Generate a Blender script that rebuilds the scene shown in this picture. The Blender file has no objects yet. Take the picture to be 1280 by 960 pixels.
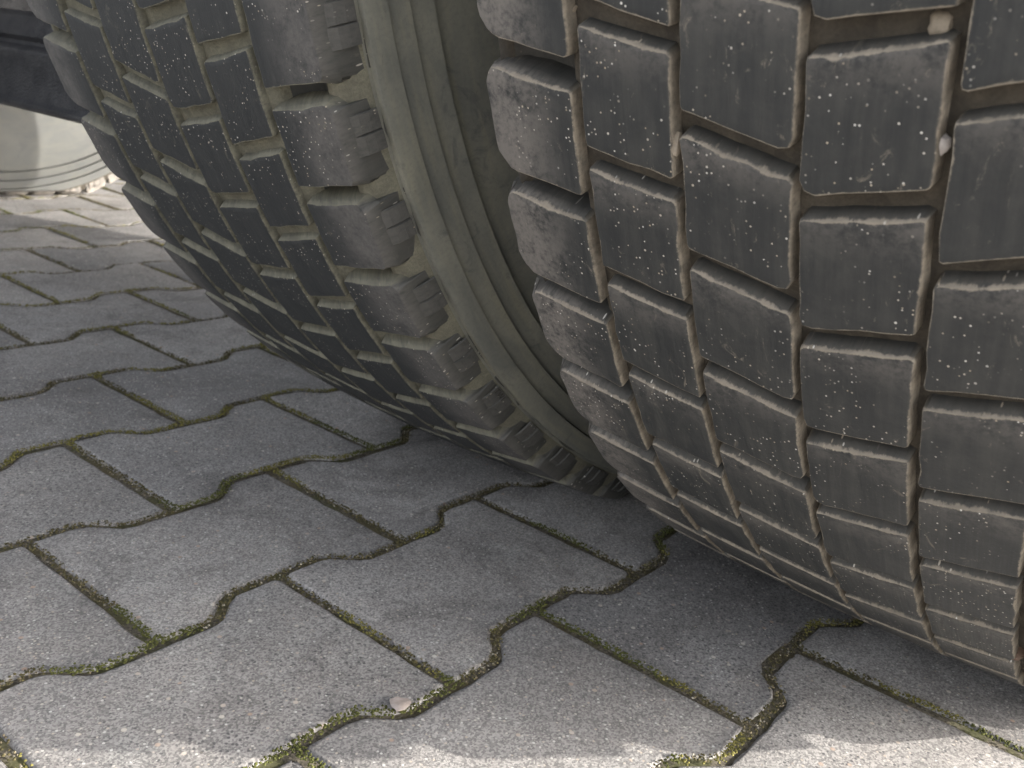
import bpy, math, random
import numpy as np
from mathutils import Matrix, Vector
from mathutils.geometry import tessellate_polygon

# ------------------------------------------------------------------ camera, world, sun, exposure
scene = bpy.context.scene
COL = scene.collection
CAM = np.array([-0.26816, -0.58422, 0.33774])
RC = np.array([[0.62784315, -0.76991137, 0.11423425],
               [-0.17419827, -0.28203792, -0.94345619],
               [0.75859603, 0.5724431, -0.3111928]])      # right, down, forward
FPX = 1202.03
cam_d = bpy.data.cameras.new('camera'); cam = bpy.data.objects.new('camera', cam_d); COL.objects.link(cam)
M = Matrix(((RC[0][0], -RC[1][0], -RC[2][0], CAM[0]), (RC[0][1], -RC[1][1], -RC[2][1], CAM[1]),
            (RC[0][2], -RC[1][2], -RC[2][2], CAM[2]), (0, 0, 0, 1)))
cam.matrix_world = M
cam_d.sensor_width = 36.0; cam_d.lens = FPX / 1280 * 36
cam_d.clip_start = 0.01; cam_d.clip_end = 2000
cam_d.dof.use_dof = True; cam_d.dof.focus_distance = 0.46; cam_d.dof.aperture_fstop = 21.0
scene.camera = cam

SUN = Vector((1.34, -2.34, 1.0)).normalized()
elev = math.asin(SUN.z)
world = bpy.data.worlds.new('World'); scene.world = world; world.use_nodes = True
wn = world.node_tree; bg = wn.nodes['Background']
sky = wn.nodes.new('ShaderNodeTexSky'); sky.sky_type = 'NISHITA'; sky.sun_disc = False
sky.sun_elevation = elev; sky.sun_rotation = math.atan2(SUN.x, SUN.y)
sky.air_density = 0.7; sky.dust_density = 5.0; sky.ozone_density = 0.0
hsv = wn.nodes.new('ShaderNodeHueSaturation'); hsv.inputs['Saturation'].default_value = 0.30   # thin white haze
wn.links.new(sky.outputs[0], hsv.inputs['Color']); wn.links.new(hsv.outputs[0], bg.inputs[0]); bg.inputs[1].default_value = 0.15
sl = bpy.data.lights.new('sun', 'SUN'); sl.energy = 2.0; sl.angle = math.radians(0.53); sl.color = (1.0, 0.95, 0.87)
so = bpy.data.objects.new('sun', sl); COL.objects.link(so)
so.rotation_euler = SUN.to_track_quat('Z', 'Y').to_euler()
scene.view_settings.view_transform = 'Standard'; scene.view_settings.look = 'None'
scene.view_settings.gamma = 1.0; scene.view_settings.use_curve_mapping = False
scene.view_settings.exposure = 2.3

random.seed(7)
rng = np.random.default_rng(7)

# ------------------------------------------------------------------ helpers
def link(o, parent=None):
    COL.objects.link(o)
    if parent is not None: o.parent = parent
    return o
def tag(o, label=None, cat=None, group=None, kind=None):
    if label: o['label'] = label
    if cat: o['category'] = cat
    if group: o['group'] = group
    if kind: o['kind'] = kind
    return o
def empty(name, loc=(0, 0, 0)):
    o = bpy.data.objects.new(name, None); o.location = loc; o.empty_display_size = 0.1
    return link(o)
def mesh(name, V, F, mat, uv=None, col=None, smooth=True, smooth_angle=None):
    me = bpy.data.meshes.new(name)
    me.from_pydata([tuple(map(float, v)) for v in V], [], F)
    if uv is not None:
        uvl = me.uv_layers.new(name='UVMap')
        vi = np.empty(len(me.loops), dtype=np.int32); me.loops.foreach_get('vertex_index', vi)
        uvl.data.foreach_set('uv', np.asarray(uv, dtype=np.float32)[vi].ravel())
    if col is not None:
        a = me.color_attributes.new('wear', 'FLOAT_COLOR', 'POINT')
        a.data.foreach_set('color', np.asarray(col, dtype=np.float32).ravel())
    if smooth: me.polygons.foreach_set('use_smooth', [True] * len(me.polygons))
    me.materials.append(mat); me.update()
    if smooth_angle: me.set_sharp_from_angle(angle=math.radians(smooth_angle))
    return me
def obj(name, me, parent=None):
    return link(bpy.data.objects.new(name, me), parent)

class NT:
    def __init__(s, name):
        s.m = bpy.data.materials.new(name); s.m.use_nodes = True; s.t = s.m.node_tree
        s.b = s.t.nodes['Principled BSDF']
    def n(s, typ, **kw):
        x = s.t.nodes.new(typ)
        for k, v in kw.items(): setattr(x, k, v)
        return x
    def l(s, a, b): s.t.links.new(a, b)
    def put(s, sock, v):
        if hasattr(v, 'is_output'): s.l(v, sock)
        else: sock.default_value = v
    def noise(s, vec, scale, detail=4, rough=0.55, dist=0):
        x = s.n('ShaderNodeTexNoise'); s.l(vec, x.inputs['Vector'])
        x.inputs['Scale'].default_value = scale; x.inputs['Detail'].default_value = detail
        x.inputs['Roughness'].default_value = rough; x.inputs['Distortion'].default_value = dist
        return x.outputs['Fac']
    def vor(s, vec, scale, rand=1.0):
        x = s.n('ShaderNodeTexVoronoi'); s.l(vec, x.inputs['Vector']); x.inputs['Scale'].default_value = scale
        x.inputs['Randomness'].default_value = rand
        return x.outputs['Distance'], x.outputs['Color']
    def math(s, op, a, b=0.0, c=0.0, clamp=False):
        x = s.n('ShaderNodeMath', operation=op); x.use_clamp = clamp
        s.put(x.inputs[0], a); s.put(x.inputs[1], b); s.put(x.inputs[2], c)
        return x.outputs[0]
    def ramp(s, f, lo, hi, a=0.0, b=1.0):
        x = s.n('ShaderNodeMapRange'); x.interpolation_type = 'SMOOTHSTEP'; x.clamp = True
        s.put(x.inputs[0], f); x.inputs[1].default_value = lo; x.inputs[2].default_value = hi
        x.inputs[3].default_value = a; x.inputs[4].default_value = b
        return x.outputs[0]
    def mix(s, f, a, b, mode='MIX'):
        x = s.n('ShaderNodeMix', data_type='RGBA', blend_type=mode)
        s.put(x.inputs[0], f)
        for k, v in ((6, a), (7, b)):
            if hasattr(v, 'is_output'): s.l(v, x.inputs[k])
            else: x.inputs[k].default_value = (*v, 1) if len(v) == 3 else v
        return x.outputs[2]
    def vmul(s, v, k):
        x = s.n('ShaderNodeVectorMath', operation='MULTIPLY'); s.l(v, x.inputs[0]); x.inputs[1].default_value = k
        return x.outputs[0]
    def vadd(s, a, b):
        x = s.n('ShaderNodeVectorMath', operation='ADD'); s.l(a, x.inputs[0]); s.put(x.inputs[1], b)
        return x.outputs[0]
    def sep(s, c):
        x = s.n('ShaderNodeSeparateColor'); s.l(c, x.inputs[0]); return x.outputs
    def bump(s, h, strength, dist):
        x = s.n('ShaderNodeBump'); s.l(h, x.inputs['Height'])
        x.inputs['Strength'].default_value = strength; x.inputs['Distance'].default_value = dist
        s.l(x.outputs[0], s.b.inputs['Normal'])
    def fin(s, colour, rough=0.8, spec=0.5):
        s.put(s.b.inputs['Base Color'], colour if hasattr(colour, 'is_output') else (*colour, 1))
        s.put(s.b.inputs['Roughness'], rough); s.b.inputs['Specular IOR Level'].default_value = spec
        return s.m

# ------------------------------------------------------------------ materials
def mat_paver(name='paver_concrete', joined=False):
    k = NT(name)
    tc = k.n('ShaderNodeTexCoord'); oi = k.n('ShaderNodeObjectInfo'); geo = k.n('ShaderNodeNewGeometry')
    pos = geo.outputs['Position']
    rnd = oi.outputs['Random']
    if joined:
        at = k.n('ShaderNodeAttribute', attribute_name='wear'); rnd = k.sep(at.outputs['Color'])[0]
    d1, c1 = k.vor(pos, 950); d2, c2 = k.vor(pos, 430); d3, c3 = k.vor(pos, 170)
    s1, s2, s3 = k.sep(c1), k.sep(c2), k.sep(c3)
    big = k.noise(pos, 5.5, 5, 0.6, 0.3); mid = k.noise(pos, 38, 4, 0.6)
    fine = k.noise(pos, 900, 2, 0.6)
    base = k.mix(k.ramp(big, 0.3, 0.72), (0.21, 0.205, 0.200), (0.325, 0.317, 0.306))
    base = k.mix(k.ramp(mid, 0.35, 0.75, 0, 0.45), base, (0.23, 0.215, 0.205))
    tint = k.mix(rnd, (0.80, 0.80, 0.81), (1.16, 1.14, 1.12))
    base = k.mix(1.0, base, tint, 'MULTIPLY')
    stain = k.ramp(k.noise(pos, 11, 6, 0.7, 0.8), 0.48, 0.66, 0.0, 0.50)
    base = k.mix(stain, base, (0.115, 0.108, 0.104))
    pale_ = k.ramp(k.noise(k.vadd(pos, (7.0, 3.0, 0.0)), 16, 5, 0.7, 0.6), 0.54, 0.72, 0.0, 0.5)
    base = k.mix(pale_, base, (0.33, 0.325, 0.31))
    # sand grains of every size
    base = k.mix(k.ramp(s1[0], 0.05, 0.95, 0.0, 0.75), k.mix(1.0, base, (0.60, 0.60, 0.61), 'MULTIPLY'), k.mix(1.0, base, (1.40, 1.39, 1.38), 'MULTIPLY'))
    g2 = k.math('MULTIPLY', k.ramp(s2[0], 0.82, 0.86), k.ramp(d2, 0.42, 0.25))
    base = k.mix(k.math('MULTIPLY', g2, 0.9), base, k.mix(s2[1], (0.55, 0.54, 0.52), (0.38, 0.32, 0.26)))
    g2b = k.math('MULTIPLY', k.ramp(s2[2], 0.86, 0.9), k.ramp(d2, 0.5, 0.3))
    base = k.mix(k.math('MULTIPLY', g2b, 0.7), base, (0.05, 0.05, 0.055))
    g3 = k.math('MULTIPLY', k.ramp(s3[0], 0.93, 0.95), k.ramp(d3, 0.30, 0.2))
    base = k.mix(k.math('MULTIPLY', g3, 0.8), base, k.mix(s3[1], (0.58, 0.55, 0.49), (0.33, 0.22, 0.16)))
    h = k.math('ADD', k.math('MULTIPLY', s1[0], 0.35), k.math('ADD', k.math('MULTIPLY', fine, 0.5), k.math('MULTIPLY', mid, 0.9)))
    k.bump(h, 0.55, 0.0012)
    return k.fin(base, k.ramp(big, 0.2, 0.8, 0.72, 0.9), 0.4)

def mat_rubber(name, tint=(1, 1, 1), dust=(0.25, 0.215, 0.17), film=0.55, speck=1.0, scuffk=0.85, rag=(0.34, 0.60)):
    k = NT(name)
    uv = k.n('ShaderNodeUVMap', uv_map='UVMap').outputs['UV']
    oi = k.n('ShaderNodeObjectInfo')
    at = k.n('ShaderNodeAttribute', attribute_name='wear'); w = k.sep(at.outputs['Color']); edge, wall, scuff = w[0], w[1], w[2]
    off = k.n('ShaderNodeCombineXYZ'); k.l(oi.outputs['Random'], off.inputs[2])
    uvo = k.vadd(uv, off.outputs[0])
    streak = k.noise(k.vmul(uvo, (900, 45, 20)), 1.0, 4, 0.65)
    broad = k.noise(k.vmul(uvo, (160, 14, 20)), 1.0, 3, 0.6)
    mott = k.noise(uvo, 70, 5, 0.65, 0.4); rough_n = k.noise(uvo, 420, 4, 0.7)
    base = k.mix(k.ramp(streak, 0.3, 0.75), (0.026, 0.028, 0.029), (0.048, 0.048, 0.046))
    filmf = k.math('MULTIPLY', k.ramp(k.math('ADD', k.math('MULTIPLY', broad, 0.6), k.math('MULTIPLY', mott, 0.5)), 0.42, 0.78), film)
    base = k.mix(filmf, base, (0.108, 0.101, 0.088))
    # worn, pale scuffing towards the shoulder
    sc = k.math('MULTIPLY', scuff, k.ramp(k.math('ADD', k.math('MULTIPLY', mott, 0.52), k.math('MULTIPLY', rough_n, 0.48)), rag[0], rag[1]))
    base = k.mix(k.math('MULTIPLY', sc, scuffk), base, (0.30, 0.258, 0.225))
    base = k.mix(1.0, base, tint, 'MULTIPLY')
    smear = k.math('MULTIPLY', k.ramp(k.noise(k.vmul(uvo, (110, 60, 20)), 1.0, 6, 0.75, 1.2), 0.60, 0.72), 0.45)
    base = k.mix(smear, base, tuple(0.75 * x for x in dust))
    # dust on edges and walls with a ragged border
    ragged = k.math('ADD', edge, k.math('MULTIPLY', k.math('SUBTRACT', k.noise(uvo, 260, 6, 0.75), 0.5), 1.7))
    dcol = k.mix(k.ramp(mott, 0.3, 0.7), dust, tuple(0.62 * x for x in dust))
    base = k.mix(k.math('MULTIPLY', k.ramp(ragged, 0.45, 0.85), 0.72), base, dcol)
    wallf = k.math('MULTIPLY', wall, k.ramp(rough_n, 0.25, 0.6, 0.55, 1.0))
    base = k.mix(k.math('MULTIPLY', wallf, 0.8), base, dcol)
    # flecks of pale grit stuck to the rubber
    for sc_, th, lim in ((600, 0.80, 0.19), (330, 0.88, 0.13)):
        d, c = k.vor(uvo, sc_); s = k.sep(c)
        clus = k.ramp(k.noise(uvo, 28, 2), 0.42, 0.58)
        dd = k.math('MULTIPLY', k.ramp(s[0], th, th + 0.01), k.ramp(d, lim * 1.5, lim * 0.9))
        f = k.math('MULTIPLY', k.math('MULTIPLY', dd, clus), k.math('MULTIPLY', k.math('SUBTRACT', 1.0, wall), speck))
        base = k.mix(f, base, k.mix(s[1], (0.60, 0.58, 0.54), (0.34, 0.28, 0.2)))
    h = k.math('ADD', k.math('MULTIPLY', streak, 0.5), k.math('ADD', k.math('MULTIPLY', rough_n, 0.5), k.math('MULTIPLY', mott, 0.6)))
    k.bump(h, 0.35, 0.0008)
    ro = k.math('ADD', k.ramp(streak, 0.2, 0.8, 0.50, 0.68), k.math('MULTIPLY', k.math('MAXIMUM', edge, wall), 0.25))
    return k.fin(base, ro, 0.5)

def mat_floor(name, a, b, c):
    k = NT(name)
    uv = k.n('ShaderNodeUVMap', uv_map='UVMap').outputs['UV']
    n1 = k.noise(uv, 90, 5, 0.65, 0.5); n2 = k.noise(uv, 600, 4, 0.7); n3 = k.noise(uv, 22, 3)
    base = k.mix(k.ramp(n1, 0.3, 0.7), a, b); base = k.mix(k.ramp(n3, 0.5, 0.75, 0, 0.7), base, c)
    base = k.mix(k.ramp(n2, 0.3, 0.75, 0, 0.5), base, tuple(0.45 * x for x in a))
    k.bump(k.math('ADD', n1, k.math('MULTIPLY', n2, 0.6)), 0.6, 0.0012)
    return k.fin(base, 0.92, 0.25)

def mat_sidewall(name, pale=1.0, grey=0.0):
    k = NT(name)
    uv = k.n('ShaderNodeUVMap', uv_map='UVMap').outputs['UV']
    n1 = k.noise(k.vmul(uv, (26, 12, 1)), 1.0, 5, 0.6, 0.6); n2 = k.noise(uv, 380, 4, 0.7)
    n3 = k.noise(k.vmul(uv, (120, 9, 1)), 1.0, 4, 0.6)
    base = k.mix(k.ramp(n1, 0.3, 0.7), tuple(pale * x for x in (0.120, 0.123, 0.110)), tuple(pale * x for x in (0.195, 0.192, 0.158)))
    base = k.mix(k.ramp(n3, 0.45, 0.75, 0, 0.6), base, tuple(pale * x for x in (0.215, 0.205, 0.15)))
    base = k.mix(k.ramp(n2, 0.4, 0.8, 0, 0.35), base, tuple(pale * x for x in (0.08, 0.08, 0.08)))
    n4 = k.noise(k.vmul(uv, (34, 22, 1)), 1.0, 6, 0.7, 1.5)
    base = k.mix(k.ramp(n4, 0.56, 0.70, 0, 0.6), base, tuple(pale * x for x in (0.075, 0.078, 0.078)))
    if grey: base = k.mix(grey, base, (0.075, 0.077, 0.08))
    k.bump(k.math('ADD', n1, k.math('MULTIPLY', n2, 0.5)), 0.3, 0.0008)
    return k.fin(base, 0.8, 0.35)

def mat_moss():
    k = NT('moss')
    at = k.n('ShaderNodeAttribute', attribute_name='wear')
    geo = k.n('ShaderNodeNewGeometry')
    n = k.noise(geo.outputs['Position'], 900, 3)
    c = k.mix(k.ramp(n, 0.3, 0.7, 0, 0.5), at.outputs['Color'], (0.02, 0.025, 0.008))
    k.bump(n, 0.5, 0.001)
    return k.fin(c, 0.95, 0.15)

def mat_sand():
    k = NT('joint_sand')
    pos = k.n('ShaderNodeNewGeometry').outputs['Position']
    d, c = k.vor(pos, 700); s = k.sep(c); n = k.noise(pos, 60, 4); n2 = k.noise(pos, 9, 3)
    base = k.mix(s[0], (0.06, 0.054, 0.042), (0.20, 0.175, 0.135))
    base = k.mix(k.ramp(n, 0.45, 0.6, 0, 0.75), base, k.mix(k.ramp(n2, 0.4, 0.6), (0.075, 0.080, 0.030), (0.12, 0.10, 0.055)))
    k.bump(s[1], 0.8, 0.002)
    return k.fin(base, 0.95, 0.2)

def mat_plain(name, a, b, scale, rough, metal=0.0, bump=0.2, bd=0.001, spec=0.5):
    k = NT(name)
    pos = k.n('ShaderNodeNewGeometry').outputs['Position']
    n = k.noise(pos, scale, 5, 0.6); n2 = k.noise(pos, scale * 7, 3, 0.6)
    base = k.mix(k.ramp(k.math('ADD', k.math('MULTIPLY', n, 0.7), k.math('MULTIPLY', n2, 0.3)), 0.32, 0.68), a, b)
    k.b.inputs['Metallic'].default_value = metal
    k.bump(n2, bump, bd)
    return k.fin(base, rough, spec)

MP = mat_paver(); MPJ = mat_paver('paver_concrete_field', True)
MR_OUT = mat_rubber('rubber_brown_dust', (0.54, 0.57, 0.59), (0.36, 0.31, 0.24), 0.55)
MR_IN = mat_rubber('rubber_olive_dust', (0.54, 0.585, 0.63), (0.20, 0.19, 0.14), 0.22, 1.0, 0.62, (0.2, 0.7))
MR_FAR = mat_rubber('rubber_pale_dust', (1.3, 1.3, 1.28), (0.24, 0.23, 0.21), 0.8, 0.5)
MF_OUT = mat_floor('groove_dust_brown', (0.085, 0.073, 0.057), (0.045, 0.040, 0.033), (0.15, 0.128, 0.098))
MF_IN = mat_floor('groove_dust_olive', (0.18, 0.172, 0.130), (0.12, 0.115, 0.09), (0.22, 0.203, 0.15))
MS = mat_sidewall('sidewall_rubber', 1.2); MS_FAR = mat_sidewall('sidewall_pale', 0.5, 0.5)
MM = mat_moss(); MSAND = mat_sand()
M_BLACK = mat_plain('black_painted_steel', (0.016, 0.017, 0.021), (0.055, 0.055, 0.058), 45, 0.36, 0, 1.0, 0.004)
M_RIM = mat_plain('rim_steel', (0.16, 0.16, 0.16), (0.26, 0.25, 0.24), 20, 0.5, 0.4)
M_BED = mat_plain('bed_steel', (0.05, 0.05, 0.052), (0.09, 0.085, 0.08), 8, 0.6)
M_GROUND = mat_plain('far_concrete', (0.24, 0.235, 0.225), (0.34, 0.33, 0.31), 3, 0.9, 0, 0.2, 0.002)
M_PEB = [mat_plain('pebble_cream', (0.22, 0.185, 0.14), (0.34, 0.29, 0.225), 160, 0.8),
         mat_plain('pebble_white', (0.42, 0.38, 0.35), (0.55, 0.51, 0.48), 160, 0.8),
         mat_plain('pebble_rust', (0.11, 0.07, 0.05), (0.17, 0.115, 0.085), 160, 0.8)]

# ------------------------------------------------------------------ paving
PL, PP, PA = 0.2, 0.1406, 0.0205
GAP = 0.0070
def stone_outline(jit, fine=True):
    we = (PP + PA) / 2 - GAP / 2; ww = (PP - PA) / 2 - GAP / 2; hl = PL / 2 - GAP / 2
    s0, s1 = 0.0395, 0.0605
    key = [(-hl, -we), (-s1, -we), (-s0, -ww), (s0, -ww), (s1, -we), (hl, -we), (hl, we), (s1, we), (s0, ww), (-s0, ww), (-s1, we), (-hl, we)]
    rad = [0.004, 0.007, 0.007, 0.007, 0.007, 0.004] * 2
    pts = []
    n = len(key)
    for i in range(n):
        p0, p1, p2 = np.array(key[i - 1]), np.array(key[i]), np.array(key[(i + 1) % n])
        d0 = (p0 - p1) / np.linalg.norm(p0 - p1); d2 = (p2 - p1) / np.linalg.norm(p2 - p1)
        a, b = p1 + d0 * rad[i], p1 + d2 * rad[i]
        if fine:
            for t in (0, 0.33, 0.67, 1): pts.append((1 - t) ** 2 * a + 2 * t * (1 - t) * p1 + t * t * b)
            L = np.linalg.norm(p2 - p1) - rad[i] - rad[(i + 1) % n]; m = int(L / 0.012)
            for j in range(1, m): pts.append(b + d2 * L * j / m)
        else: pts.append(p1)
    pts = np.array(pts)
    if jit:
        pts += rng.normal(0, jit, pts.shape)
    return pts
def offset_poly(P, d):
    prev = np.roll(P, 1, 0); nxt = np.roll(P, -1, 0); t = nxt - prev
    t /= np.linalg.norm(t, axis=1)[:, None] + 1e-9
    nrm = np.c_[t[:, 1], -t[:, 0]]
    if np.ndim(d): d = np.asarray(d)[:, None]
    return P + nrm * d
def stone_mesh(i):
    P = stone_outline(0); n = len(P)
    chip = 0.0014 * rng.random(n) ** 4; w = rng.normal(0, 0.0003, n)
    rings = [(offset_poly(P, w - 0.0003), -0.05), (offset_poly(P, w), -0.0024), (offset_poly(P, w - 0.0006 - chip), -0.0008 - chip), (offset_poly(P, w - 0.0015 - chip), -0.0002), (offset_poly(P, -0.0031), 0.0)]
    V = []; F = []
    for Q, z in rings:
        zz = np.full(n, 1.0) * z
        V += [(q[0], q[1], zc) for q, zc in zip(Q, zz)]
    for r in range(len(rings) - 1):
        for j in range(n):
            a, b = r * n + j, r * n + (j + 1) % n
            F.append((a, b, b + n, a + n))
    nq = len(F); b = (len(rings) - 1) * n
    F += [tuple(b + i for i in t) for t in tessellate_polygon([[Vector((q[0], q[1], 0)) for q in rings[-1][0]]])]
    F = F[:nq] + [f if (np.cross(np.array(V[f[1]])[:2] - np.array(V[f[0]])[:2], np.array(V[f[2]])[:2] - np.array(V[f[0]])[:2]) > 0) else f[::-1] for f in F[nq:]]
    me = mesh('paving_stone', V, F, MP, smooth=True)
    for i in range(nq, len(F)): me.polygons[i].use_smooth = False
    me.set_sharp_from_angle(angle=math.radians(50))
    return me
pav = empty('pavement'); tag(pav, kind='structure')
tag(pav, 'grey interlocking concrete block pavement under the tyres', 'pavement')
variants = [stone_mesh(i) for i in range(7)]
def px(P):
    d = (np.asarray(P) - CAM) @ RC.T
    if d[2] < 0.05: return None
    return np.array([640 + FPX * d[0] / d[2], 480 + FPX * d[1] / d[2], d[2]])
cells = []
for r in range(-60, 18):
    for j in range(-12, 32):
        u0 = 0.1 * (r % 2) + PL * j + 0.1; v0 = -(r + 0.5) * PP
        q = px((u0, v0, 0)); vis = False; size = 0.0
        if q is not None and -250 < q[0] < 1500 and -60 < q[1] < 1250 and q[2] < 4.5:
            vis = True; size = 1 / q[2]
        cells.append((vis, size, u0, v0))
cells.sort(key=lambda c: (-c[0], -c[1]))
single = [c for c in cells if c[0]][:300]
rest = cells[len(single):]
for c in single:
    o = obj('paving_stone', random.choice(variants), pav)
    o.location = (c[2] + random.gauss(0, 0.0005), c[3] + random.gauss(0, 0.0005), random.uniform(-0.0022, 0.0))
    o.rotation_euler = (random.gauss(0, 0.0035), random.gauss(0, 0.0035), random.gauss(0, 0.002) + (math.pi if random.random() < 0.5 else 0))
P0 = stone_outline(0, False); P1 = offset_poly(P0, -0.003); n0 = len(P0)
TOP0 = tessellate_polygon([[Vector((q[0], q[1], 0)) for q in P1]])
V = []; F = []; CC = []
for c in rest:
    b = len(V); g = random.random()
    for Q, z in ((P0, -0.03), (P0, -0.004), (P1, -0.0006)):
        for q in Q: V.append((q[0] + c[2], q[1] + c[3], z)); CC.append((g, g, g, 1))
    for r in range(2):
        for j in range(n0):
            a_, b_ = b + r * n0 + j, b + r * n0 + (j + 1) % n0
            F.append((a_, b_, b_ + n0, a_ + n0))
    F += [tuple(b + 2 * n0 + i for i in t) for t in TOP0]
tag(obj('paving_field', mesh('paving_field', V, F, MPJ, col=CC, smooth=False), pav), kind='stuff')

# joint sand under the stones, and the yard beyond
def sheet(name, x0, x1, y0, y1, z, mat, hole=None):
    if hole:
        a0, a1, b0, b1 = hole
        V = [(x0, y0, z), (x1, y0, z), (x1, y1, z), (x0, y1, z), (a0, b0, z), (a1, b0, z), (a1, b1, z), (a0, b1, z)]
        F = [(0, 1, 5, 4), (1, 2, 6, 5), (2, 3, 7, 6), (3, 0, 4, 7)]
    else:
        V = [(x0, y0, z), (x1, y0, z), (x1, y1, z), (x0, y1, z)]; F = [(0, 1, 2, 3)]
    return obj(name, mesh(name, V, F, mat, smooth=False))
tag(sheet('joint_sand', -2.6, 6.7, -2.7, 8.7, -0.0038, MSAND), kind='structure')
tag(sheet('ground', -400, 400, -400, 400, -0.06, M_GROUND), kind='structure')
tag(sheet('yard', -400, 400, -400, 400, -0.003, M_GROUND, hole=(-2.35, 6.35, -2.45, 8.4)), kind='structure')

# moss and grit tucked into the joints
ico_v = None
def blob(V, F, CC, p, s, colr, flat=0.7):
    b = len(V); ang = random.uniform(0, 6.28); k = 5
    V.append((p[0], p[1], p[2] + s * flat * random.uniform(0.8, 1.3))); CC.append((*colr, 1))
    for ring, (rr, zz) in enumerate(((0.75, 0.55), (1.0, -0.1))):
        for j in range(k):
            a = ang + 6.283 * j / k + ring * 0.6; q = rr * s * random.uniform(0.75, 1.25)
            V.append((p[0] + math.cos(a) * q, p[1] + math.sin(a) * q, p[2] + s * flat * zz * random.uniform(0.7, 1.2)))
            w_ = random.uniform(0.7, 1.2); CC.append((*[x * w_ for x in colr], 1))
    for j in range(k):
        j2 = (j + 1) % k
        F.append((b, b + 1 + j, b + 1 + j2)); F.append((b + 1 + j, b + 1 + k + j, b + 1 + k + j2, b + 1 + j2))
def vnoise(x, y, s):
    # cheap smooth value noise for the moss density
    x *= s; y *= s; xi, yi = math.floor(x), math.floor(y); fx, fy = x - xi, y - yi
    def h(a, b): return (math.sin(a * 127.1 + b * 311.7) * 43758.5453) % 1.0
    fx = fx * fx * (3 - 2 * fx); fy = fy * fy * (3 - 2 * fy)
    return (h(xi, yi) * (1 - fx) + h(xi + 1, yi) * fx) * (1 - fy) + (h(xi, yi + 1) * (1 - fx) + h(xi + 1, yi + 1) * fx) * fy
V = []; F = []; CC = []
full = stone_outline(0, True); full = offset_poly(full, GAP / 2); nf = len(full)
seg = np.linalg.norm(np.roll(full, -1, 0) - full, axis=1)
for c in single:
    dens = 3000 if c[1] > 0.9 else (1300 if c[1] > 0.5 else 450)
    fat = 1.15 if c[1] > 0.9 else (1.5 if c[1] > 0.5 else 2.2)
    for j in range(nf):
        a, b = full[j], full[(j + 1) % nf]
        m = seg[j] * dens * 0.5
        m = int(m) + (random.random() < m % 1)
        for _ in range(m):
            t = random.random(); q = a + (b - a) * t
            X, Y = q[0] + c[2] + random.uniform(-0.0036, 0.0036), q[1] + c[3] + random.uniform(-0.0036, 0.0036)
            g = vnoise(X, Y, 14) * 0.6 + vnoise(X + 9, Y, 45) * 0.4
            if random.random() > 0.35 + g: continue
            w = vnoise(X, Y + 5, 9)
            if g > 0.50:
                colr = (0.100, 0.104, 0.034) if w < 0.45 else (0.19, 0.170, 0.055)
                s = random.uniform(0.0004, 0.0009)
            elif random.random() < 0.6:
                colr = (0.105, 0.090, 0.045); s = random.uniform(0.0005, 0.0009)
            else:
                colr = random.choice([(0.24, 0.20, 0.13), (0.16, 0.13, 0.09), (0.35, 0.32, 0.26)]); s = random.uniform(0.0004, 0.0008)
            w_ = random.uniform(0.6, 1.3); colr = tuple(x * w_ for x in colr)
            blob(V, F, CC, (X, Y, -0.0035 + 0.0038 * min(1, g + 0.12) + random.uniform(0, 0.0012)), s * fat, colr, 0.9)
tag(obj('joint_moss', mesh('joint_moss', V, F, MM, col=CC)), 'green and brown moss growing in the paving joints', 'moss', kind='stuff')

# ------------------------------------------------------------------ tyres
AX, H, RT = 0.55744, 0.5355, 0.560
NB = 64; PITCH = 360.0 / NB
YC_OUT, YC_IN, YC_FAR = CAM[1] + 0.1289, CAM[1] + 0.5065, 1.416
D2R = math.pi / 180
def crown(o): return RT - 0.30 * o * o
def place(o, r, th, yc):
    """o axial offset, r radius, th degrees up from the axle level on the camera's side; squashed where it stands"""
    t = th * D2R
    x = -r * math.cos(t); z = r * math.sin(t)
    thc = -math.degrees(math.asin(H / RT)); td = -90 - abs((th % 360) - 270)
    td = -90 + abs(((th + 90 + 180) % 360) - 180)
    k = math.exp(-((td - thc) / 11.0) ** 2) if td > thc else 1.0
    lo = max(0.0, (r - 0.40) / 0.16)
    z2 = H + z - 0.0055 * k * lo
    bulge = 0.0
    if td < -45: bulge = 0.006 * max(0, min(1, (-45 - td) / 30.0)) * max(0.0, 1 - abs(r - 0.47) / 0.09) * (1 if o > 0 else -1)
    if z2 < 0.0006 + (RT - r) * 0.35: z2 = 0.0006 + max(0.0, (RT - r)) * 0.35
    return (AX + x, yc + o + bulge * (abs(o) > 0.13), z2)

# columns: o at the left (+y) edge, o at the right edge, theta of the top-left corner, rise from left to right edge
COLS = [
    (0.1365, 0.0921, -20.90, -0.60),
    (0.0868, 0.0474, -18.94, -0.65),
    (0.0436, 0.0015, -22.46, -0.98),
    (-0.0015, -0.0434, -19.28, 0.86),
    (-0.0474, -0.0866, -20.80, 0.98),
    (-0.0922, -0.1365, -22.95, 0.72)]
BH = 4.68      # degrees of block height
BASE = 0.0145  # groove depth

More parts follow.
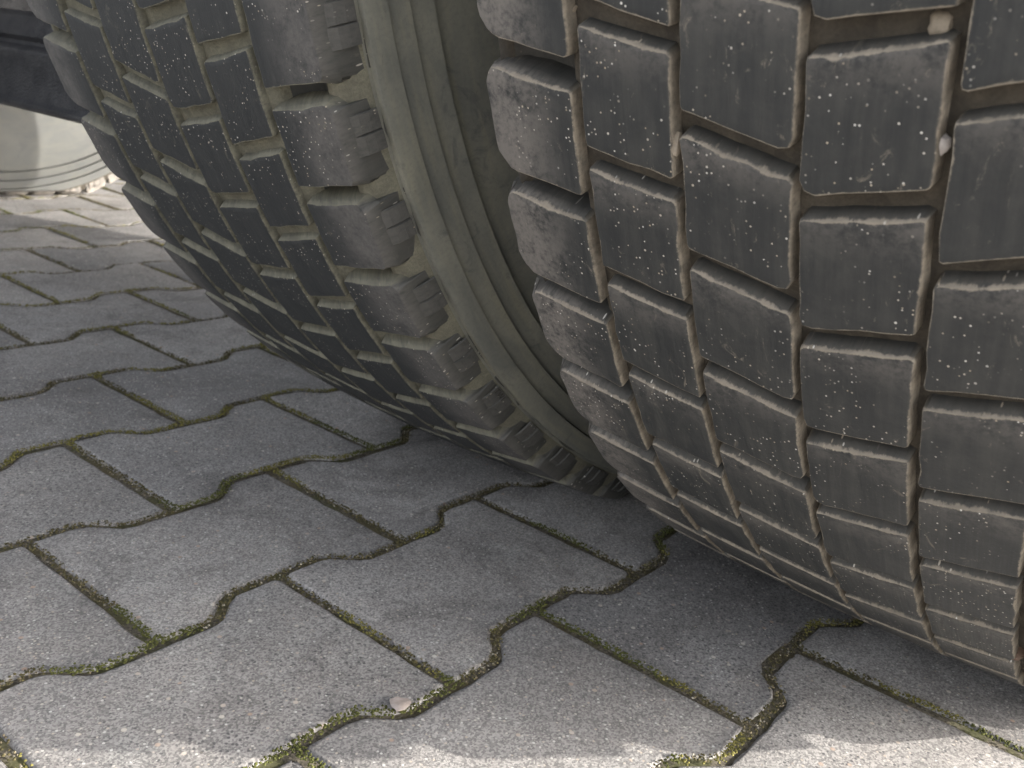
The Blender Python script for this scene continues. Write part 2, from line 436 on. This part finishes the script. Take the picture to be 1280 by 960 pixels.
def block_mesh(ci, th0, yc, mat, rs, bv):
    oL, oR, _, rise = COLS[ci]
    A = RT * D2R
    sh = ci in (0, 5)
    hL = BH + rs.normal(0, 0.05); hR = BH + rs.normal(0, 0.05)
    if sh: hL = hR = BH - 0.24 + rs.normal(0, 0.04)
    aT0, aT1 = 0.0, rise * A
    TL, TR, BR, BL = (oL, aT0), (oR, aT1), (oR, aT1 - hR * A), (oL, aT0 - hL * A)
    if ci == 0:
        key = [(oL - 0.0035, aT0 - 0.0005), TR, BR, (oL - 0.0060, aT0 - hL * A - 0.0010), (oL, aT0 - hL * A + 0.0060), (oL, aT0 - 0.0045)]
        rad = [0.003, 0.0018, 0.0022, 0.004, 0.004, 0.003]
    elif ci == 5:
        key = [TL, (oR + 0.0035, aT1 - 0.0005), (oR, aT1 - 0.0045), (oR, aT1 - hR * A + 0.0022), (oR + 0.0025, aT1 - hR * A - 0.0008), BL]
        rad = [0.0016, 0.0018, 0.0018, 0.0012, 0.0012, 0.0018]
    else:
        key = [TL, TR, BR, BL]
        rad = {2: [0.0018, 0.0018, 0.0052, 0.0016], 3: [0.0018, 0.0018, 0.0016, 0.0056]}.get(ci, [0.0018, 0.0016, 0.0015, 0.0022])
    n = len(key); pts = []; corner = []
    for i in range(n):
        p0, p1, p2 = np.array(key[i - 1]), np.array(key[i]), np.array(key[(i + 1) % n])
        d0 = (p0 - p1) / np.linalg.norm(p0 - p1); d2 = (p2 - p1) / np.linalg.norm(p2 - p1)
        L2 = np.linalg.norm(p2 - p1)
        a, b = p1 + d0 * rad[i], p1 + d2 * rad[i]
        corner += [1, 1, 1]
        for t in (0, 0.5, 1): pts.append((1 - t) ** 2 * a + 2 * t * (1 - t) * p1 + t * t * b)
        L = L2 - rad[i] - rad[(i + 1) % n]; m = max(1, int(L / 0.0075))
        for j in range(1, m): pts.append(b + d2 * L * j / m); corner.append(0)
    P = np.array(pts)
    # outline runs clockwise in (o, a): outward normal to the left of travel
    area = 0.5 * np.sum(P[:, 0] * np.roll(P[:, 1], -1) - np.roll(P[:, 0], -1) * P[:, 1])
    sg = 1.0 if area > 0 else -1.0
    t = np.roll(P, -1, 0) - np.roll(P, 1, 0); t /= np.linalg.norm(t, axis=1)[:, None]
    N = np.c_[t[:, 1], -t[:, 0]] * sg
    P = P + N * rs.normal(0, 0.00022, len(P))[:, None]
    up = np.clip(N[:, 1], 0, 1) ** 2; dn = np.clip(-N[:, 1], 0, 1)
    amax, amin = P[:, 1].max(), P[:, 1].min()
    out = np.clip(N[:, 0] * (1 if ci == 0 else -1), 0, 1) if sh else np.zeros(len(P))
    out = np.where(out > 0.35, np.clip(out * 1.2, 0, 1), 0)
    cen = P.mean(0)
    wear = rs.random(len(P)) ** 2
    upk = 1.0 if mat is MR_OUT else 0.0
    rings = []   # (offset array, dr array, edge, wall)
    z = np.zeros(len(P))
    chip = (0.0007 * wear + 0.0012 * up * rs.random(len(P))) * (1 - np.array(corner))
    rings.append((0.0005 + 0.0024 * up + 0.0085 * out, -(BASE + 0.003) - 0.0145 * out, 0, 1.0))
    rings.append((0.0003 + 0.0014 * up + 0.0030 * out, -0.0062 - 0.003 * out, 0, 1.0))
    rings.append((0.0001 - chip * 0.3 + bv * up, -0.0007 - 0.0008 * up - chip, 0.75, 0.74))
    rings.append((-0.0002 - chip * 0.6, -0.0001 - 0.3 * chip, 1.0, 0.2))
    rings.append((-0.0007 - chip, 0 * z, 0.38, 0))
    V = []; UV = []; CL = []
    m = len(P)
    def add(o, a, dr, e, w, isout=0.0):
        r = crown(max(-0.1365, min(0.1365, o))) + dr
        th = th0 + a / A
        V.append(place(o, r, th, yc)); UV.append((o + 1.0 + (dr if w > 0.5 else 0) * 0.7, th * A + yc * 3))
        s = 0.0
        if sh:
            f = (abs(o) - 0.099) / 0.022; s = max(0.0, min(1.0, f)) * (1 if dr > -0.004 else 0.25)
        elif dr > -0.001 and mat is MR_OUT:
            s = 0.55 * max(0.0, min(1.0, ((a - amin) / (amax - amin) - 0.62) / 0.3))
        CL.append((e, w, s, 1))
    for d, dr, e, w in rings:
        Q = P + N * np.asarray(d)[:, None]
        if sh and w >= 1.0:
            lim = 0.5 * BH * A * 0.97
            kf = 1.30 if dr.min() < -0.02 else 1.12
            Q[:, 1] = np.where(out > 0, cen[1] + np.clip((Q[:, 1] - cen[1]) * kf, -lim, lim), Q[:, 1])
        for j in range(m):
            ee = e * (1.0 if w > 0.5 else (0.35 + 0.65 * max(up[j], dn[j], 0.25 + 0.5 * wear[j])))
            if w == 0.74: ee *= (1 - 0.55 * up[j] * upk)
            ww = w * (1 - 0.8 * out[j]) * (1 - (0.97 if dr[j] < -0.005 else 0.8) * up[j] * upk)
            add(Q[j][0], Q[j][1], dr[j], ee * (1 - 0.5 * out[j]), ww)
    Q5 = P + N * np.asarray(rings[-1][0])[:, None]
    for f in (0.86, 0.62, 0.3):
        for j in range(m):
            q = cen + (Q5[j] - cen) * f
            add(q[0], q[1], 0, 0, 0)
    add(cen[0], cen[1], 0, 0, 0)
    F = []
    nr = len(rings) + 3
    for r in range(nr - 1):
        for j in range(m):
            a, b = r * m + j, r * m + (j + 1) % m
            f = (a, b, b + m, a + m)
            F.append(f if sg < 0 else f[::-1])
    c0 = nr * m
    for j in range(m):
        f = ((nr - 1) * m + j, (nr - 1) * m + (j + 1) % m, c0)
        F.append(f if sg < 0 else f[::-1])
    return V, F, UV, CL

def simple_block(ci, th0, yc):
    oL, oR, _, rise = COLS[ci]; V = []; UV = []; CL = []; F = []
    for i in range(4):
        f = i / 3.0
        for (o, q) in ((oL, 0), (oR, 1)):
            th = th0 + rise * q - BH * f; o2 = o
            V.append(place(o2, crown(o2), th, yc)); UV.append((o2 + 1, th * RT * D2R)); CL.append((0, 0, 0.6 if abs(o) > 0.12 else 0, 1))
            ob = o * 1.06 if abs(o) > 0.12 else o
            V.append(place(ob, crown(o) - BASE - 0.003 - (0.012 if abs(o) > 0.12 else 0), th, yc)); UV.append((o2 + 1.01, th * RT * D2R)); CL.append((0, 1, 0, 1))
    def v(i, side, low): return i * 4 + side * 2 + low
    for i in range(3):
        F += [(v(i, 0, 0), v(i + 1, 0, 0), v(i + 1, 1, 0), v(i, 1, 0)), (v(i, 0, 1), v(i + 1, 0, 1), v(i + 1, 0, 0), v(i, 0, 0)), (v(i, 1, 0), v(i + 1, 1, 0), v(i + 1, 1, 1), v(i, 1, 1))]
    F += [(v(0, 0, 0), v(0, 1, 0), v(0, 1, 1), v(0, 0, 1)), (v(3, 0, 1), v(3, 1, 1), v(3, 1, 0), v(3, 0, 0))]
    return V, F, UV, CL

def lathe(strips, yc, nseg=320):
    """strips: lists of (o, r); each strip smooth in itself"""
    V = []; F = []; UV = []; acc = 0.0
    for s in strips:
        for a in range(nseg + 1):
            th = -90 + 360.0 * a / nseg; L = acc
            for i, (o, r) in enumerate(s):
                if i: L += math.hypot(s[i][0] - s[i - 1][0], s[i][1] - s[i - 1][1])
                V.append(place(o, r, th, yc)); UV.append((L, th * RT * D2R))
        b = len(V) - (nseg + 1) * len(s); k = len(s)
        for a in range(nseg):
            for i in range(k - 1):
                p = b + a * k + i
                F.append((p, p + 1, p + k + 1, p + k))
        acc = L
    return V, F, UV

def lathe_plain(prof, yc, nseg=96):
    V = []; F = []; k = len(prof)
    for a in range(nseg):
        t = 2 * math.pi * a / nseg
        for o, r in prof: V.append((AX + r * math.cos(t), yc + o, H + r * math.sin(t)))
    for a in range(nseg):
        for i in range(k - 1):
            p = a * k + i; q = ((a + 1) % nseg) * k + i
            F.append((p, p + 1, q + 1, q))
    return V, F

truck = empty('truck', (AX, 0.6, 0)); tag(truck, 'parked truck standing on dual black tyres, only its wheels and cross beam in view', 'truck')
TRO = Vector((AX, 0.6, 0))
def tyre(label, yc, dphase, mr, mf, ms, single_range, single_cols, seed, group=None):
    rs = np.random.default_rng(seed)
    t = empty('tyre', (0, yc - 0.6, 0)); t.parent = truck; tag(t, label)
    def shift(V): return [(v[0] - AX, v[1] - yc, v[2]) for v in V]
    blocks = []
    JV, JF, JU, JC = [], [], [], []
    for ci in range(6):
        for kb in range(NB):
            th0 = (COLS[ci][2] + dphase + kb * PITCH + 180) % 360 - 180
            if single_range[0] < th0 < single_range[1] and ci in single_cols:
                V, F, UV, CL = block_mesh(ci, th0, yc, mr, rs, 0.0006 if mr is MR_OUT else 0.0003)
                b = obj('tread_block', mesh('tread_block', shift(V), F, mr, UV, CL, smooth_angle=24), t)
                if ci in (0, 5): blocks.append((b, ci, th0))
            else:
                V, F, UV, CL = simple_block(ci, th0, yc); n = len(JV)
                JV += V; JF += [tuple(i + n for i in f) for f in F]; JU += UV; JC += CL
    tag(obj('tread', mesh('tread', shift(JV), JF, mr, JU, JC, smooth=False), t), kind='stuff')
    # raised ribs on the buttress under the shoulder blocks
    for b, ci, th0 in blocks:
        sgn = 1 if ci == 0 else -1
        rise = COLS[ci][3]; base = th0 + (rise if ci == 5 else 0)
        for (ta, tb, h) in ((-0.9, -2.05, 0.0010), (-2.05, -3.2, 0.0018)):
            V = []; UV = []; CL = []
            for th, hh in ((base + ta, 0), (base + ta - 0.05, h), (base + tb + 0.05, h), (base + tb, 0)):
                for o, r in ((0.1392, 0.5485), (0.1415, 0.5435), (0.1437, 0.5385), (0.1452, 0.5335)):
                    k = hh - 0.0006 if o > 0.14 else -0.0012
                    V.append(place(sgn * (o + k), r + k * 0.35, th, yc)); UV.append((1 + o + r, th * RT * D2R)); CL.append((0.0, 0.15, 0.55, 1))
            F = []
            for i in range(3):
                for j in range(3):
                    f = (i * 4 + j, i * 4 + j + 1, i * 4 + j + 5, i * 4 + j + 4)
                    F.append(f if sgn > 0 else f[::-1])
            obj('buttress_rib', mesh('buttress_rib', shift(V), F, mr, UV, CL, smooth=False), t)
    # tread base: groove floors, shoulder pits and the saddles beyond them
    half = [(0.0, 0.5465), (0.044, 0.546), (0.088, 0.5452), (0.0945, 0.5462), (0.0975, 0.546), (0.0995, 0.5425), (0.113, 0.5405), (0.1245, 0.5415), (0.1272, 0.5455), (0.1292, 0.5472), (0.1330, 0.5468), (0.1368, 0.5438), (0.1400, 0.5395), (0.1425, 0.5345), (0.1436, 0.5322)]
    prof = [(-o, r) for o, r in half[::-1]] + half[1:]
    def cut(a, b): return [half[i] for i in range(a, b + 1)]
    fill = 0.0080 if mf is MF_IN else 0.0062
    core = [(o, r + fill * max(0.0, min(1.0, (0.097 - abs(o)) / 0.004))) for o, r in [(-o, r) for o, r in half[4:0:-1]] + half[:5]]
    saddle = half[8:]
    V, F, UV = lathe([core, saddle, [(-o, r) for o, r in saddle[::-1]]], yc)
    obj('tread_base', mesh('tread_base', shift(V), F, mf, UV), t)
    for sgn in (1, -1):
        pit = [(sgn * o, r) for o, r in half[4:9]]
        V, F, UV = lathe([pit if sgn > 0 else pit[::-1]], yc)
        obj('shoulder_channel', mesh('shoulder_channel', shift(V), F, mr, UV, [(0, 0.12, 0, 1)] * len(V)), t)
    side = [[(0.1436, 0.5322), (0.1436, 0.5300)], [(0.1436, 0.5300), (0.1478, 0.5303)],
            [(0.1478, 0.5303), (0.1492, 0.5240), (0.1500, 0.5170)], [(0.1500, 0.5170), (0.1415, 0.5162)], [(0.1415, 0.5162), (0.1415, 0.5148)], [(0.1415, 0.5148), (0.1458, 0.5150)],
            [(0.1458, 0.5150), (0.1480, 0.5090), (0.1496, 0.5020)], [(0.1496, 0.5020), (0.1415, 0.5012)], [(0.1415, 0.5012), (0.1415, 0.4998)], [(0.1415, 0.4998), (0.1456, 0.5000)],
            [(0.1456, 0.5000), (0.1484, 0.4930), (0.1502, 0.4860)], [(0.1502, 0.4860), (0.1415, 0.4848)], [(0.1415, 0.4848), (0.1415, 0.4834)], [(0.1415, 0.4834), (0.1448, 0.4836)],
            [(0.1448, 0.4836), (0.149, 0.468), (0.153, 0.45), (0.154, 0.425), (0.151, 0.395), (0.144, 0.36), (0.134, 0.33), (0.127, 0.306), (0.115, 0.296)]]
    for sgn in (1, -1):
        V, F, UV = lathe([[(sgn * o, r) for o, r in s] for s in side], yc)
        if sgn < 0: F = [f[::-1] for f in F]
        obj('sidewall', mesh('sidewall', shift(V), F, ms, UV), t)
    V, F = lathe_plain([(0.128, 0.31), (0.131, 0.302), (0.124, 0.292), (0.10, 0.286), (0.04, 0.27), (-0.10, 0.286), (-0.124, 0.292), (-0.131, 0.302), (-0.128, 0.31)], yc)
    rim = obj('rim', mesh('rim', shift(V), F, M_RIM), t)
    V, F = lathe_plain([(0.045, 0.275), (0.055, 0.24), (0.08, 0.2), (0.085, 0.17), (0.085, 0.02), (0.075, 0.02), (0.075, 0.165), (0.045, 0.235), (0.035, 0.275)], yc, 64)
    obj('wheel_disc', mesh('wheel_disc', shift(V), F, M_RIM), t)
    return t

tyre('worn black truck tyre with brown dusty grooves and pebbles wedged in its tread', YC_OUT, 0.0, MR_OUT, MF_OUT, MS, (-93, 22), range(6), 1)
inner = tyre('black truck tyre with olive dusty grooves and deep shoulder notches, beside the axle end', YC_IN, -1.72, MR_IN, MF_IN, MS, (-93, 22), range(6), 2)
tyre('pale dusty truck tyre at the far end of the black beam, seen on its sidewall', YC_FAR, -0.6, MR_FAR, MF_OUT, MS_FAR, (-110, -20), (4, 5), 3)

def twi():
    cu = bpy.data.curves.new('wear_mark', 'FONT'); cu.body = 'TWI'; cu.size = 0.0062; cu.space_character = 1.15; cu.align_x = 'CENTER'
    to = bpy.data.objects.new('wear_mark', cu); COL.objects.link(to)
    bpy.context.view_layer.update(); dg = bpy.context.evaluated_depsgraph_get(); dg.update(); me = bpy.data.meshes.new_from_object(to.evaluated_get(dg))
    bpy.data.objects.remove(to);
    best = min(np.arange(-80, -20, 0.1), key=lambda t: np.hypot(*(px(place(-0.1482, 0.5375, t, YC_IN))[:2] - np.array((624, 494)))))
    for v in me.vertices:
        r = 0.5358 - (v.co.y - 0.0022) * 0.9 + 0.002
        o = 0.1415 + (0.5435 - r) * 0.40 + 0.0042
        p = place(-o, r, best - v.co.x / (RT * D2R), YC_IN)
        v.co = (p[0] - AX, p[1] - YC_IN, p[2])
    me.materials.clear(); me.materials.append(mat_plain('mark_dark', (0.018, 0.016, 0.012), (0.03, 0.027, 0.018), 200, 0.9))  # dark colour stands in for the recess of the moulded letters
    obj('wear_mark', me, inner)
twi()

# ------------------------------------------------------------------ axle, cross beam, truck bed
def prism_y(prof, y0, y1, mat, name, ny=2, bevel=None):
    """profile of (x, z) swept along y, ends closed"""
    V = []; F = []; n = len(prof)
    for i in range(ny):
        y = y0 + (y1 - y0) * i / (ny - 1)
        V += [(x, y, z) for x, z in prof]
    for i in range(ny - 1):
        for j in range(n):
            a, b = i * n + j, i * n + (j + 1) % n
            F.append((a, a + n, b + n, b))
    F.append(tuple(range(n))); F.append(tuple(range((ny - 1) * n, ny * n))[::-1])
    return mesh(name, V, F, mat, smooth=True, smooth_angle=40)
ax = empty('axle', (0, 0, H)); ax.parent = truck; tag(ax, 'black painted cross beam between the dual wheels and the far wheel')
def child(name, me):
    for v in me.vertices: v.co -= Vector((AX, 0.6, H))
    return obj(name, me, ax)
prof = [(0.47, 0.325), (0.455, 0.334), (0.437, 0.333), (0.424, 0.325), (0.416, 0.312), (0.417, 0.300), (0.424, 0.293), (0.424, 0.288), (0.413, 0.285), (0.4085, 0.281), (0.408, 0.276), (0.412, 0.270), (0.412, 0.2145), (0.409, 0.2115), (0.406, 0.209), (0.4065, 0.2035), (0.411, 0.199), (0.47, 0.197), (0.50, 0.205), (0.50, 0.315)]
child('cross_beam', prism_y(prof, 0.12, 1.245, M_BLACK, 'cross_beam', 12))
circ = [(AX + 0.065 * math.cos(a), H + 0.065 * math.sin(a)) for a in np.linspace(0, 2 * math.pi, 33)[:-1]]
child('axle_tube', prism_y(circ, YC_OUT, 1.75, M_BLACK, 'axle_tube', 2))
for y in (0.14, 1.13):
    pr = [(0.43, 0.19), (0.53, 0.19), (0.64, 0.50), (0.62, 0.62), (0.50, 0.62), (0.47, 0.50), (0.43, 0.34)]
    child('hanger_bracket', prism_y(pr, y, y + 0.03, M_BLACK, 'hanger_bracket'))

def box(name, x0, x1, y0, y1, z0, z1, mat, parent=None, org=(0, 0, 0)):
    V = [(x - org[0], y - org[1], z - org[2]) for x in (x0, x1) for y in (y0, y1) for z in (z0, z1)]
    F = [(0, 1, 3, 2), (4, 6, 7, 5), (0, 4, 5, 1), (2, 3, 7, 6), (0, 2, 6, 4), (1, 5, 7, 3)]
    return obj(name, mesh(name, V, F, mat, smooth=False), parent)
bed = empty('truck_bed', (0.3 - AX, 0.03, 1.25)); bed.parent = truck
org = (0.3, 0.63, 1.25)
box('deck', -0.20, 6.0, -0.64, 1.9, 1.34, 1.42, M_BED, bed, org)
for y in (0.28, 0.90): box('chassis_rail', -0.16, 6.0, y, y + 0.08, 0.98, 1.338, M_BED, bed, org)
for x in (-0.17, 0.9, 1.8, 2.7, 3.6): box('cross_member', x, x + 0.06, -0.62, 1.88, 1.25, 1.337, M_BED, bed, org)
for y in (0.29, 0.91): box('spring_hanger', 0.50, 0.62, y + 0.002, y + 0.076, H + 0.06, 0.982, M_BLACK, bed, org)

for y in (0.284, 0.904): box('added_shade_plate', 0.97, 1.14, y, y + 0.072, 0.42, 0.982, M_BLACK, bed, org)  # unseen plates added under the rails to shade part of the far tyre

# ------------------------------------------------------------------ pebbles and chips
def ray(xp, yp):
    d = np.array([(xp - 640) / FPX, (yp - 480) / FPX, 1.0]) @ RC
    return d
def on_cyl(xp, yp, r):
    d = ray(xp, yp); ox, oz = CAM[0] - AX, CAM[2] - H
    a = d[0] ** 2 + d[2] ** 2; b = ox * d[0] + oz * d[2]; c = ox * ox + oz * oz - r * r
    t = (-b - math.sqrt(b * b - a * c)) / a
    return CAM + t * d
def on_ground(xp, yp, z=0.0):
    d = ray(xp, yp); return CAM + d * ((z - CAM[2]) / d[2])
def pebble(p, s, mat, label, cat='pebble', group=None, flat=(1, 1, 1), rot=(0, 0, 0), seed=0, name='pebble'):
    rs = random.Random(seed); V = []; F = []
    nu, nv = 10, 6
    ph = [rs.uniform(0, 6.28) for _ in range(6)]
    for i in range(nv + 1):
        la = -math.pi / 2 + math.pi * i / nv
        for j in range(nu):
            lo = 2 * math.pi * j / nu
            d = Vector((math.cos(la) * math.cos(lo), math.cos(la) * math.sin(lo), math.sin(la)))
            q = 1 + 0.18 * math.sin(3 * d.x + ph[0]) + 0.16 * math.sin(4 * d.y + ph[1]) + 0.15 * math.sin(3.5 * d.z + ph[2]) + rs.uniform(-0.05, 0.05) * (0 < i < nv)
            V.append((d.x * q * s * flat[0], d.y * q * s * flat[1], d.z * q * s * flat[2]))
    for i in range(nv):
        for j in range(nu):
            F.append((i * nu + j, i * nu + (j + 1) % nu, (i + 1) * nu + (j + 1) % nu, (i + 1) * nu + j))
    o = obj(name, mesh(name, V, F, mat, smooth=True, smooth_angle=45)); o.location = p; o.rotation_euler = rot
    return tag(o, label, cat, group)
GP = 'pebbles wedged in the tread grooves'
pebble(on_cyl(1175, 29, 0.553), 0.0030, M_PEB[0], 'round cream pebble where a cross groove meets a long groove', group=GP, seed=1)
pebble(on_cyl(1178, 181, 0.555), 0.0030, M_PEB[1], 'white pebble held in the long groove below the round cream pebble', group=GP, flat=(0.8, 0.6, 1.2), seed=2)
pebble(on_cyl(711, 20, 0.552), 0.0036, M_PEB[0], 'thin slanted cream stone sliver beside the shoulder block', group=GP, flat=(0.6, 0.35, 1.3), rot=(0.6, 0, 0), seed=3)
pebble(on_cyl(717, 137, 0.552), 0.0036, M_PEB[0], 'flat tan stone jammed next to the scuffed shoulder block', group=GP, flat=(0.8, 0.35, 1.2), seed=4)
pebble(on_cyl(848, 180, 0.556), 0.0036, M_PEB[0], 'curved tan stone at the corner of a tread block', group=GP, flat=(0.7, 0.4, 1.2), seed=5)
pebble(on_cyl(852, 286, 0.553), 0.0034, M_PEB[0], 'narrow upright tan stone between two tread columns', group=GP, flat=(0.7, 0.3, 1.4), seed=6)
pebble(on_cyl(1274, 812, 0.552), 0.0048, M_PEB[2], 'rust brown stone low in the outermost long groove', group=GP, flat=(0.9, 0.7, 0.9), seed=7)
pebble(on_ground(501, 880, 0.001), 0.0066, mat_plain('chip_pink', (0.30, 0.25, 0.22), (0.42, 0.36, 0.33), 160, 0.85), 'pale flat stone chip lying on the paving beside a mossy joint', 'stone chip', flat=(1.0, 0.8, 0.24), seed=11, name='stone_chip')
